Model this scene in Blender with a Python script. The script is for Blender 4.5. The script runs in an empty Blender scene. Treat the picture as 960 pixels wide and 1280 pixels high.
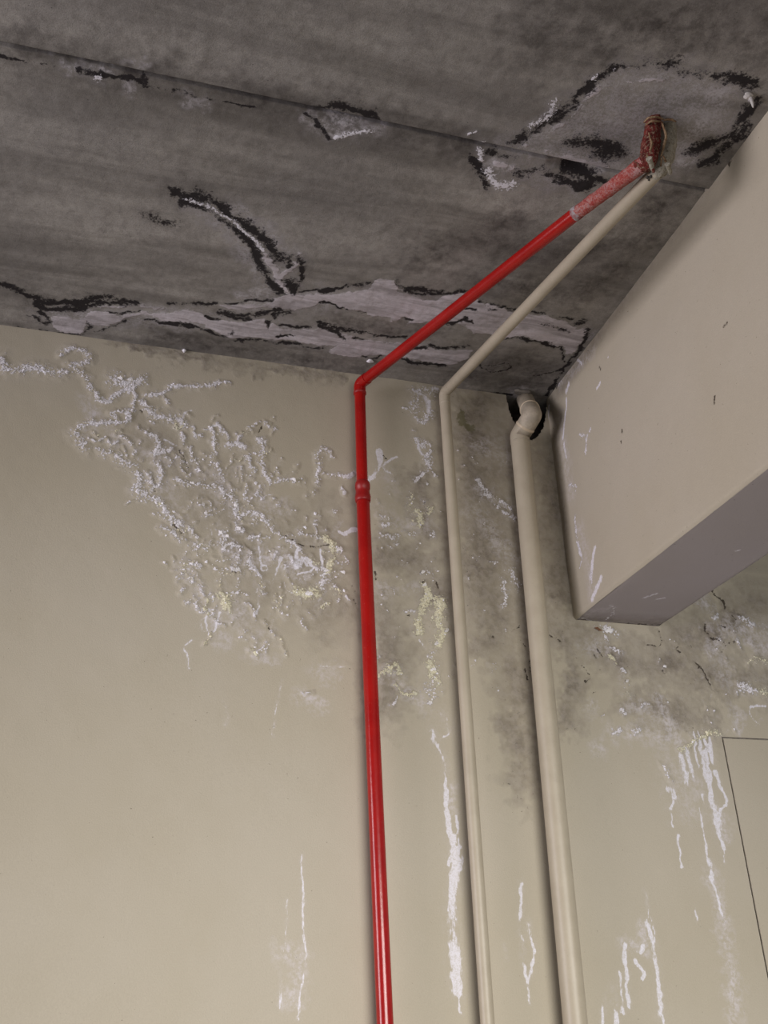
import bpy, bmesh, math, random
import numpy as np
from mathutils import Vector, Matrix

# ------------------------------------------------------------------ camera, world, light, exposure
S = bpy.context.scene
FPX, YAW, PITCH, ROLL = 1187.84, 0.286496, 0.472878, -0.03196
CAM = np.array([0.0, -3.0, 1.55])
cy, sy, cp, sp = math.cos(YAW), math.sin(YAW), math.cos(PITCH), math.sin(PITCH)
FW = np.array([sy*cp, cy*cp, sp]); r0 = np.array([cy, -sy, 0.0]); u0 = np.cross(r0, FW)
RT = math.cos(ROLL)*r0 + math.sin(ROLL)*u0
UP = -math.sin(ROLL)*r0 + math.cos(ROLL)*u0
cam_d = bpy.data.cameras.new('camera'); cam = bpy.data.objects.new('camera', cam_d)
S.collection.objects.link(cam); S.camera = cam
cam_d.sensor_fit = 'VERTICAL'; cam_d.sensor_height = 36.0; cam_d.sensor_width = 27.0
cam_d.lens = FPX/1280*36.0; cam_d.clip_start = 0.02
cam.matrix_world = Matrix(((RT[0], UP[0], -FW[0], CAM[0]), (RT[1], UP[1], -FW[1], CAM[1]), (RT[2], UP[2], -FW[2], CAM[2]), (0, 0, 0, 1)))

world = bpy.data.worlds.new('overcast_sky'); S.world = world; world.use_nodes = True
bg = world.node_tree.nodes['Background']
bg.inputs[0].default_value = (0.84, 0.89, 1.0, 1); bg.inputs[1].default_value = 0.34
# soft daylight through the open front (low, off the bright forecourt) and the open left side of the car park
def opening(name, loc, target, sx, sy, energy, color, spread):
    d = bpy.data.lights.new(name, 'AREA'); d.shape = 'RECTANGLE'; d.size = sx; d.size_y = sy; d.energy = energy; d.color = color; d.spread = math.radians(spread)
    o = bpy.data.objects.new(name, d); S.collection.objects.link(o); o.location = loc
    o.rotation_euler = (Vector(target)-Vector(loc)).to_track_quat('-Z', 'Y').to_euler()
opening('front_opening_daylight', (1.4, -5.6, 1.5), (0.9, 0.0, 0.95), 3.6, 1.4, 49, (1.0, 0.976, 0.925), 66)
opening('side_opening_daylight', (-5.2, -2.0, 1.9), (1.6, -1.3, 2.9), 2.4, 2.8, 57, (1.0, 0.945, 1.02), 75)
S.view_settings.view_transform = 'Standard'; S.view_settings.look = 'None'
S.view_settings.gamma = 1.0; S.view_settings.use_curve_mapping = False
S.view_settings.exposure = 0.0

# ------------------------------------------------------------------ measuring helpers
H = 1.55 + 0.7342*3           # underside of the ceiling
BX0, BX1, BZ = 1.605, 1.966, 1.55 + 0.410*3   # beam: left face, right face, soffit
JY = -1.190                   # joint between the two ceiling slabs
def ray(x, y): return FW*FPX + (x-480)*RT - (y-640)*UP
def at_y(x, y, Y=0.0): d = ray(x, y); return CAM + d*((Y-CAM[1])/d[1])
def at_z(x, y, Z): d = ray(x, y); return CAM + d*((Z-CAM[2])/d[2])
def at_x(x, y, X): d = ray(x, y); return CAM + d*((X-CAM[0])/d[0])
def width_at(p, px): return px*float(np.dot(np.asarray(p)-CAM, FW))/FPX
rng = np.random.default_rng(7); rnd = random.Random(11)

# ------------------------------------------------------------------ object helpers
def link(name, me, mat=None, parent=None, smooth=True):
    o = bpy.data.objects.new(name, me); S.collection.objects.link(o)
    if mat: me.materials.append(mat)
    if smooth and len(me.polygons): me.polygons.foreach_set('use_smooth', np.ones(len(me.polygons), bool))
    if parent: o.parent = parent
    return o
def mesh(name, v, f):
    me = bpy.data.meshes.new(name); me.from_pydata([tuple(map(float, p)) for p in v], [], [tuple(map(int, q)) for q in f]); me.update(); return me
def tag(o, label=None, cat=None, kind=None, group=None):
    for k, v in (('label', label), ('category', cat), ('kind', kind), ('group', group)):
        if v: o[k] = v
    return o
def empty(name, loc):
    o = bpy.data.objects.new(name, None); S.collection.objects.link(o); o.location = loc; o.empty_display_size = 0.05; return o
def adopt(child, parent):
    child.parent = parent; child.matrix_parent_inverse = Matrix.Translation(-Vector(parent.location)); return child
def box(name, a, b, mat, parent=None, bev=0.0):
    bm = bmesh.new(); bmesh.ops.create_cube(bm, size=1)
    for v in bm.verts: v.co = Vector([(a[i]+b[i])/2 + v.co[i]*(b[i]-a[i]) for i in range(3)])
    if bev: bmesh.ops.bevel(bm, geom=list(bm.edges), offset=bev, segments=2, affect='EDGES')
    me = bpy.data.meshes.new(name); bm.to_mesh(me); bm.free()
    return link(name, me, mat, parent, smooth=False)

# ------------------------------------------------------------------ numpy noise + stain painting
def vnoise(x, y, s, seed):
    R = np.random.default_rng(seed).random((256, 256))
    X = np.asarray(x)/s + 97.3; Y = np.asarray(y)/s + 41.7
    i = np.floor(X).astype(int); j = np.floor(Y).astype(int); a = X-i; b = Y-j
    a = a*a*(3-2*a); b = b*b*(3-2*b); i &= 255; j &= 255; i1 = (i+1) & 255; j1 = (j+1) & 255
    return (R[i, j]*(1-a)+R[i1, j]*a)*(1-b) + (R[i, j1]*(1-a)+R[i1, j1]*a)*b
def fbm(x, y, s, seed, n=3):
    t = 0; w = 0
    for k in range(n): t = t + vnoise(x, y, s/2**k, seed+k)/2**k; w += 1/2**k
    return t/w
class Paint:
    """stain masks on the grid of a plane; u,v are metres in the plane"""
    def __init__(s, us, vs, chans, seed=3, warp=0.006):
        s.us, s.vs = us, vs; s.U, s.V = np.meshgrid(us, vs, indexing='ij')
        s.c = {k: np.zeros(s.U.shape, np.float32) for k in chans}
        s.N = fbm(s.U, s.V, 0.034, seed+40); s.N2 = fbm(s.U, s.V, 0.10, seed+60, 2); s.W1 = (fbm(s.U, s.V, 0.030, seed)-.5)*2*warp; s.W2 = (fbm(s.U, s.V, 0.030, seed+20)-.5)*2*warp
        s.W1 = s.W1 + (vnoise(s.U, s.V, .011, seed+80)-.5)*.005; s.W2 = s.W2 + (vnoise(s.U, s.V, .011, seed+81)-.5)*.005
    def win(s, P, R):
        i0, i1 = np.searchsorted(s.us, [P[:, 0].min()-R, P[:, 0].max()+R]); j0, j1 = np.searchsorted(s.vs, [P[:, 1].min()-R, P[:, 1].max()+R])
        return slice(i0, i1), slice(j0, j1)
    def stroke(s, ch, P, R, k=1.0, warp=1.0, rag=0.0, fade=0.0):
        P = np.asarray(P, float)
        if len(P) == 1: P = np.vstack([P, P+1e-4])
        if len(P) > 2: P = np.vstack([P[:1], np.stack([.75*P[:-1]+.25*P[1:], .25*P[:-1]+.75*P[1:]], 1).reshape(-1, 2), P[-1:]])
        w = s.win(P, R*(1+rag)+0.012); X = s.U[w]+s.W1[w]*warp; Y = s.V[w]+s.W2[w]*warp
        if X.size == 0: return
        d = np.full(X.shape, 9.0)
        for a, b in zip(P[:-1], P[1:]):
            e = b-a; t = np.clip(((X-a[0])*e[0]+(Y-a[1])*e[1])/max(e@e, 1e-12), 0, 1)
            d = np.minimum(d, np.hypot(X-a[0]-t*e[0], Y-a[1]-t*e[1]))
        n_ = np.clip((s.N[w]-.5)*2.6, -1, 1); Re = R*(1+rag*n_); m = k*np.clip(1-d/Re, 0, 1)*np.clip(1+fade*2*(np.clip((s.N2[w]-.5)*2.4, -1, 1)-n_*.5), .1, 1.25); s.c[ch][w] = np.maximum(s.c[ch][w], m)
    def poly(s, ch, P, R, k=1.0, warp=1.0):
        P = np.asarray(P, float); w = s.win(P, R+0.012); X = s.U[w]+s.W1[w]*warp; Y = s.V[w]+s.W2[w]*warp
        ins = np.zeros(X.shape, bool); d = np.full(X.shape, 9.0)
        for a, b in zip(P, np.roll(P, -1, 0)):
            e = b-a; t = np.clip(((X-a[0])*e[0]+(Y-a[1])*e[1])/max(e@e, 1e-12), 0, 1)
            d = np.minimum(d, np.hypot(X-a[0]-t*e[0], Y-a[1]-t*e[1]))
            if abs(e[1]) > 1e-12:
                ins ^= ((a[1] > Y) != (b[1] > Y)) & (X < e[0]*(Y-a[1])/e[1]+a[0])
        sd = np.where(ins, d, -d); m = k*np.clip(.5+sd/(2*R), 0, 1); s.c[ch][w] = np.maximum(s.c[ch][w], m)
    def erase(s, ch, P, R, k=1.0):
        t = s.c.get('_t'); s.c['_t'] = np.zeros(s.U.shape, np.float32); s.stroke('_t', P, R, k); s.c[ch] *= 1-np.clip(s.c['_t']*1.6, 0, 1); del s.c['_t']
def grid_mesh(name, us, vs, pos, keep=None, attrs=None, flip=False):
    """pos(U,V)->(nx,ny,3). keep: bool per quad. attrs: {name: [4 masks]}"""
    nx, ny = len(us), len(vs); co = pos.reshape(-1, 3)
    idx = np.arange(nx*ny).reshape(nx, ny)
    q = np.stack([idx[:-1, :-1], idx[1:, :-1], idx[1:, 1:], idx[:-1, 1:]], -1).reshape(-1, 4)
    if flip: q = q[:, ::-1]
    if keep is not None: q = q[keep.reshape(-1)]
    me = bpy.data.meshes.new(name); me.vertices.add(len(co)); me.vertices.foreach_set('co', co.astype(np.float32).ravel())
    me.loops.add(q.size); me.loops.foreach_set('vertex_index', q.astype(np.int32).ravel())
    me.polygons.add(len(q)); me.polygons.foreach_set('loop_start', np.arange(0, q.size, 4, dtype=np.int32))
    me.update(calc_edges=True); me.validate()
    for an, ch in (attrs or {}).items():
        a = me.attributes.new(an, 'FLOAT_COLOR', 'POINT'); a.data.foreach_set('color', np.stack([c.ravel() for c in ch], -1).astype(np.float32).ravel())
    return me
def lines(fine0, fine1, step, outer):
    n = int(round((fine1-fine0)/step)); a = np.linspace(fine0, fine1, n+1)
    return np.array(sorted(set(np.round(np.concatenate([a, outer]), 6))))

# ------------------------------------------------------------------ materials
class NT:
    def __init__(s, name):
        s.m = bpy.data.materials.new(name); s.m.use_nodes = True; s.t = s.m.node_tree; s.n = s.t.nodes; s.b = s.n['Principled BSDF']
        s.co = s.n.new('ShaderNodeTexCoord').outputs['Object']
    def L(s, a, b): s.t.links.new(a, b)
    def put(s, sock, v):
        if isinstance(v, bpy.types.NodeSocket): s.L(v, sock)
        elif isinstance(v, tuple) and len(v) == 3 and sock.type == 'RGBA': sock.default_value = (*v, 1)
        else: sock.default_value = v
    def noise(s, scale, detail=4, rough=.6, stretch=None, dist=0.0):
        n = s.n.new('ShaderNodeTexNoise'); n.inputs['Scale'].default_value = scale; n.inputs['Detail'].default_value = detail
        n.inputs['Roughness'].default_value = rough; n.inputs['Distortion'].default_value = dist
        if stretch:
            mp = s.n.new('ShaderNodeMapping'); mp.inputs['Scale'].default_value = stretch; s.L(s.co, mp.inputs[0]); s.L(mp.outputs[0], n.inputs['Vector'])
        else: s.L(s.co, n.inputs['Vector'])
        return n.outputs[0]
    def voro(s, scale, feat='F1'):
        n = s.n.new('ShaderNodeTexVoronoi'); n.feature = feat; n.inputs['Scale'].default_value = scale; s.L(s.co, n.inputs['Vector']); return n.outputs[0]
    def math(s, op, a, b=None, c=None):
        n = s.n.new('ShaderNodeMath'); n.operation = op
        for i, v in enumerate((a, b, c)):
            if v is not None: s.put(n.inputs[i], v)
        return n.outputs[0]
    def step(s, v, a, b, lo=0.0, hi=1.0):
        n = s.n.new('ShaderNodeMapRange'); n.interpolation_type = 'SMOOTHSTEP'; s.put(n.inputs[0], v)
        for i, x in enumerate((a, b, lo, hi)): n.inputs[i+1].default_value = x
        return n.outputs[0]
    def mix(s, f, a, b):
        n = s.n.new('ShaderNodeMix'); n.data_type = 'RGBA'; s.put(n.inputs[0], f); s.put(n.inputs[6], a); s.put(n.inputs[7], b); return n.outputs[2]
    def attr(s, name):
        a = s.n.new('ShaderNodeAttribute'); a.attribute_name = name; sp_ = s.n.new('ShaderNodeSeparateColor'); s.L(a.outputs['Color'], sp_.inputs[0])
        return sp_.outputs[0], sp_.outputs[1], sp_.outputs[2], a.outputs['Alpha']
    def bump(s, h, strength, dist):
        n = s.n.new('ShaderNodeBump'); n.inputs['Strength'].default_value = strength; n.inputs['Distance'].default_value = dist; s.L(h, n.inputs['Height']); s.L(n.outputs[0], s.b.inputs['Normal'])
    def done(s, col, rough, spec=.3):
        s.put(s.b.inputs['Base Color'], col); s.put(s.b.inputs['Roughness'], rough); s.b.inputs['Specular IOR Level'].default_value = spec; return s.m

PAINT = (0.448, 0.398, 0.312)
def wall_material(name='beige_wall_paint', PAINT=PAINT):
    t = NT(name)
    w, yl, hz, run = t.attr('salt'); dk, gr, mo, bl = t.attr('dirt')
    n1 = t.noise(1.3, 5, .55); n2 = t.noise(14, 5, .65); n3 = t.noise(88, 3, .7); n4 = t.noise(240, 2, .6); nb = t.noise(36, 4, .65)
    col = t.mix(t.step(n1, .35, .68), (PAINT[0]*.97, PAINT[1]*.965, PAINT[2]*.94), (PAINT[0]*1.03, PAINT[1]*1.035, PAINT[2]*1.05))
    col = t.mix(t.step(n4, .3, .75, 0, .17), col, (.31, .265, .21))
    # damp grime: mottled grey-brown film, also painting in the shade left of the drainpipe
    g = t.math('MULTIPLY', gr, t.step(t.math('ADD', t.math('MULTIPLY', n2, .6), t.math('MULTIPLY', nb, .4)), .28, .72, .35, 1.0))
    col = t.mix(t.math('MULTIPLY', g, .95), col, t.mix(t.step(nb, .38, .62), (.130, .104, .080), (.270, .234, .200)))
    gs = t.math('MULTIPLY', t.step(gr, .1, .7), t.step(n3, .62, .76)); col = t.mix(t.math('MULTIPLY', gs, .5), col, (.07, .055, .04))
    # thin whitish haze
    h = t.math('MULTIPLY', hz, t.step(t.math('ADD', t.math('MULTIPLY', nb, .5), t.math('MULTIPLY', n3, .5)), .40, .62))
    col = t.mix(t.math('MULTIPLY', h, .62), col, (.62, .575, .60))
    # run marks (smooth chalky trickles)
    rf = t.math('MULTIPLY', t.step(run, .03, .15), t.step(t.math('ADD', run, t.math('MULTIPLY', t.math('SUBTRACT', t.noise(95, 5, .75, (1, 1, .30)), .5), 1.7)), .34, .62))
    col = t.mix(t.math('MULTIPLY', rf, t.step(t.math('ADD', t.math('MULTIPLY', n3, .5), t.math('MULTIPLY', n4, .5)), .34, .60, .45, .95)), col, (.75, .725, .78))
    # granular crust
    v1 = t.voro(105); gran = t.math('ADD', t.math('MULTIPLY', n3, .45), t.math('ADD', t.math('MULTIPLY', nb, .35), t.math('MULTIPLY', t.math('SUBTRACT', .8, v1), .30)))
    def crust(m): return t.math('MULTIPLY', t.step(m, .02, .14), t.step(t.math('ADD', m, t.math('MULTIPLY', t.math('SUBTRACT', gran, .5), 3.2)), .42, .66))
    cw = crust(w); cyl = crust(yl)
    col = t.mix(t.math('MULTIPLY', cw, .88), col, t.mix(t.step(n4, .35, .6), (.50, .46, .45), (.86, .83, .88)))
    col = t.mix(t.math('MULTIPLY', cyl, .85), col, t.mix(t.step(n4, .35, .6), (.54, .48, .32), (.82, .78, .58)))
    # dark specks, cracks, moss
    df = t.step(t.math('ADD', dk, t.math('MULTIPLY', t.math('SUBTRACT', n3, .5), 2.4)), .44, .66)
    col = t.mix(t.math('MULTIPLY', df, .9), col, (.045, .032, .022))
    mf = t.step(t.math('ADD', mo, t.math('MULTIPLY', t.math('SUBTRACT', n3, .5), 1.4)), .35, .7)
    col = t.mix(t.math('MULTIPLY', mf, .6), col, (.10, .095, .025))
    hh = t.math('ADD', t.math('MULTIPLY', n4, .12), t.math('ADD', t.math('MULTIPLY', t.math('ADD', cw, cyl), t.math('MULTIPLY', n3, .9)), t.math('MULTIPLY', bl, n2)))
    hh = t.math('ADD', hh, t.math('MULTIPLY', gr, t.math('MULTIPLY', nb, .6)))
    t.bump(hh, .65, .008)
    return t.done(col, .62, .25)
def concrete_material():
    t = NT('stained_ceiling_concrete')
    w, bk, hz, sk = t.attr('film'); dr, fl, _a, _b = t.attr('flow')
    band = t.noise(2.2, 6, .6, (.28, 2.4, 1), .6); n1 = t.noise(3.0, 5, .6); n2 = t.noise(30, 5, .7); n3 = t.noise(120, 3, .7); n4 = t.noise(330, 2, .6)
    streak = t.noise(22, 5, .65, (.18, 1, 1), .8)
    col = t.mix(t.step(band, .30, .70), (.185, .170, .150), (.475, .445, .405))
    col = t.mix(t.step(n1, .35, .7, 0, .5), col, (.24, .225, .215))
    col = t.mix(t.step(n2, .35, .75, 0, .42), col, (.115, .103, .094))
    col = t.mix(t.step(n4, .35, .75, 0, .28), col, (.09, .08, .07))
    pores = t.step(t.voro(46), .09, .05, 0, 1); col = t.mix(t.math('MULTIPLY', pores, t.step(n1, .5, .62, 0, .7)), col, (.03, .027, .025))
    # dried damp and mould halos (darker brownish), plus painted-in dimming of the near right corner
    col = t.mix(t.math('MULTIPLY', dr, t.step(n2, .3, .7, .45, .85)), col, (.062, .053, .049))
    h = t.math('MULTIPLY', hz, t.step(t.math('ADD', t.math('MULTIPLY', n2, .6), t.math('MULTIPLY', n3, .4)), .38, .60, .12, 1))
    col = t.mix(t.math('MULTIPLY', h, .75), col, (.55, .52, .54))
    wf = t.math('MULTIPLY', t.step(w, .02, .2), t.step(t.math('ADD', w, t.math('MULTIPLY', t.math('SUBTRACT', t.math('ADD', t.math('MULTIPLY', streak, .6), t.math('MULTIPLY', n2, .4)), .5), 1.9)), .40, .60))
    wc = t.mix(t.step(streak, .35, .66), (.36, .328, .335), (.66, .61, .645)); wc = t.mix(t.step(n3, .45, .8, 0, .35), wc, (.26, .235, .24))
    col = t.mix(t.math('MULTIPLY', wf, .93), col, wc)
    kf = t.math('MULTIPLY', t.step(bk, .02, .2), t.step(t.math('ADD', bk, t.math('MULTIPLY', t.math('SUBTRACT', t.math('ADD', t.math('MULTIPLY', n3, .4), t.math('MULTIPLY', n2, .6)), .5), 2.2)), .34, .72))
    col = t.mix(t.math('MULTIPLY', kf, .97), col, t.mix(n2, (.010, .008, .009), (.030, .025, .026)))
    sf = t.math('MULTIPLY', t.step(sk, .02, .2), t.step(t.math('ADD', sk, t.math('MULTIPLY', t.math('SUBTRACT', n3, .5), 3.0)), .44, .62))
    col = t.mix(t.math('MULTIPLY', sf, .95), col, (.80, .78, .84))
    hh = t.math('ADD', t.math('MULTIPLY', n2, .5), t.math('ADD', t.math('MULTIPLY', n4, .2), t.math('ADD', t.math('MULTIPLY', wf, .5), t.math('MULTIPLY', sf, .8))))
    t.bump(hh, .5, .006)
    return t.done(col, .8, .2)
def plain(name, c1, c2, scale, rough, spec=.4, bump=0.0, bscale=None, speck=None):
    t = NT(name); n = t.noise(scale, 4, .6); col = t.mix(t.step(n, .32, .68), c1, c2)
    if speck: col = t.mix(t.step(t.noise(speck[0], 3, .7), .60, .72, 0, speck[2]), col, speck[1])
    if bump: t.bump(t.noise(bscale or scale*4, 3, .6), .5, bump)
    return t.done(col, rough, spec)
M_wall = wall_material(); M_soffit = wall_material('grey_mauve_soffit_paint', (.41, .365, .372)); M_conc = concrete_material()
M_floor = plain('floor_concrete', (.17, .175, .20), (.23, .235, .26), 3, .8)
M_red = plain('red_gloss_paint', (.29, .004, .0035), (.35, .007, .005), 9, .20, .40, .0006, 60, (140, (.42, .10, .07), .35))
M_redD = plain('red_coupling_paint', (.25, .004, .004), (.31, .006, .005), 30, .45, .5, .001, 90)
M_pipe = plain('beige_pipe_paint', (.385, .332, .248), (.42, .365, .276), 12, .42, .4, .0008, 90, (160, (.22, .18, .13), .22))
M_pipeold = plain('dusty_beige_pipe_paint', (.33, .285, .22), (.45, .385, .295), 28, .6, .3, .0012, 90, (120, (.16, .13, .10), .4))
M_rim = plain('pipe_socket_rim', (.50, .41, .29), (.58, .48, .35), 40, .45)
M_dark = plain('broken_masonry', (.045, .04, .036), (.11, .095, .08), 30, .95, .1, .006, 60)
M_salt = plain('white_salt', (.72, .69, .72), (.90, .87, .92), 90, .85, .2)
M_salty = plain('yellowish_salt', (.70, .64, .45), (.85, .80, .62), 90, .85, .2)
M_flake = plain('curled_paint', (.74, .71, .70), (.90, .87, .88), 60, .7, .2)
M_chip = plain('brown_paint_chip', (.16, .08, .04), (.28, .15, .09), 60, .7, .2)
M_mortar = plain('grey_mortar', (.42, .39, .36), (.60, .57, .54), 50, .9, .2, .003, 120)
M_oldmortar = plain('brown_mortar', (.17, .15, .13), (.26, .235, .205), 50, .9, .2, .003, 120)
def stripped_material():
    t = NT('stripped_red_paint'); n = t.noise(70, 5, .75, None, 1.2); n2 = t.noise(170, 4, .75); n5 = t.noise(24, 3, .6)
    col = t.mix(t.step(n, .38, .62), (.30, .032, .026), (.40, .14, .115)); col = t.mix(t.step(t.math('ADD', t.math('MULTIPLY', n2, .6), t.math('MULTIPLY', n5, .4)), .46, .62, 0, .7), col, (.43, .31, .295))
    col = t.mix(t.step(t.noise(110, 3, .75), .58, .70, 0, .85), col, (.16, .03, .022)); t.bump(n2, .8, .004)
    return t.done(col, .75, .2)
def wrap_material(name, a, b, c):
    t = NT(name); n = t.noise(60, 5, .7, (1, 1, .35), .6); n2 = t.noise(140, 3, .7)
    col = t.mix(t.step(n, .38, .60), a, b); col = t.mix(t.step(n2, .5, .68), col, c); t.bump(t.math('ADD', n, n2), .8, .006)
    return t.done(col, .85, .2)
M_strip = stripped_material()
M_wrapR = wrap_material('red_brown_hemp', (.075, .012, .010), (.17, .028, .022), (.27, .20, .135))
M_wrapG = wrap_material('grey_putty', (.30, .275, .215), (.40, .37, .30), (.19, .165, .12))
M_fibre = wrap_material('hemp_fibre', (.22, .13, .07), (.34, .24, .14), (.12, .05, .03))
M_primer = plain('pale_primer', (.22, .03, .025), (.38, .38, .385), 40, .7, .2, .003, 120, (120, (.20, .10, .07), .7))

# ------------------------------------------------------------------ WALL
panel_p = at_y(902, 921); PX0, PZ1 = float(panel_p[0]), float(panel_p[2]); PX1, PZ0 = PX0+0.62, 0.9
wx = lines(-0.92, 2.40, 0.0042, [-7, -5, -3.2, -2.2, -1.5, -1.15, PX0, PX1, 3.0, 3.6, 4.4, 6])
wz = lines(1.36, H+0.008, 0.0042, [0, .45, PZ0, 1.15, 1.28, PZ1])
W = Paint(wx, wz, ['w', 'y', 'h', 'r', 'd', 'g', 'm', 'b'])
def wp(p): q = at_y(*p); return (q[0], q[2])
MM = 0.0029
crust_paths = []     # (material key, path, width) for the loose grains
def wall_stroke(ch, w, pts, k=1.0):
    P = np.array([wp(p) for p in pts]); wm = max(w*MM, 0.0045)
    if ch in 'wy':
        W.stroke(ch, P, wm*1.7, k*(1.05 if ch == 'y' and w > 4.5 else .80), 1.6, .45, .25); W.stroke('h', P, wm*2.6, .42*k, 2.5, .5, .3); W.stroke('b', P, wm*2.2, .6, 1.0, .3)
        if ch == 'y': W.stroke('w', P, wm*2.0, .45, 2.0, .5)
        crust_paths.append((ch, P, wm*.75))
    elif ch == 'r': W.stroke('r', P, wm*1.25, k*(.92 if w > 2.5 else .80 if w > 1.5 else .66), 1.0, .6, .38); W.stroke('h', P, wm*2.2, .30, 1.0, .4)
    elif ch == 'd': W.stroke('d', P, max(wm*1.1, .006), k*.80, 1.0, .5, .4)
    elif ch == 'g': W.stroke(ch, P, wm*1.35, k*1.0, 6, .6, .2)
    else: W.stroke(ch, P, wm*1.5, k, 3, .6, .3)
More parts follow.
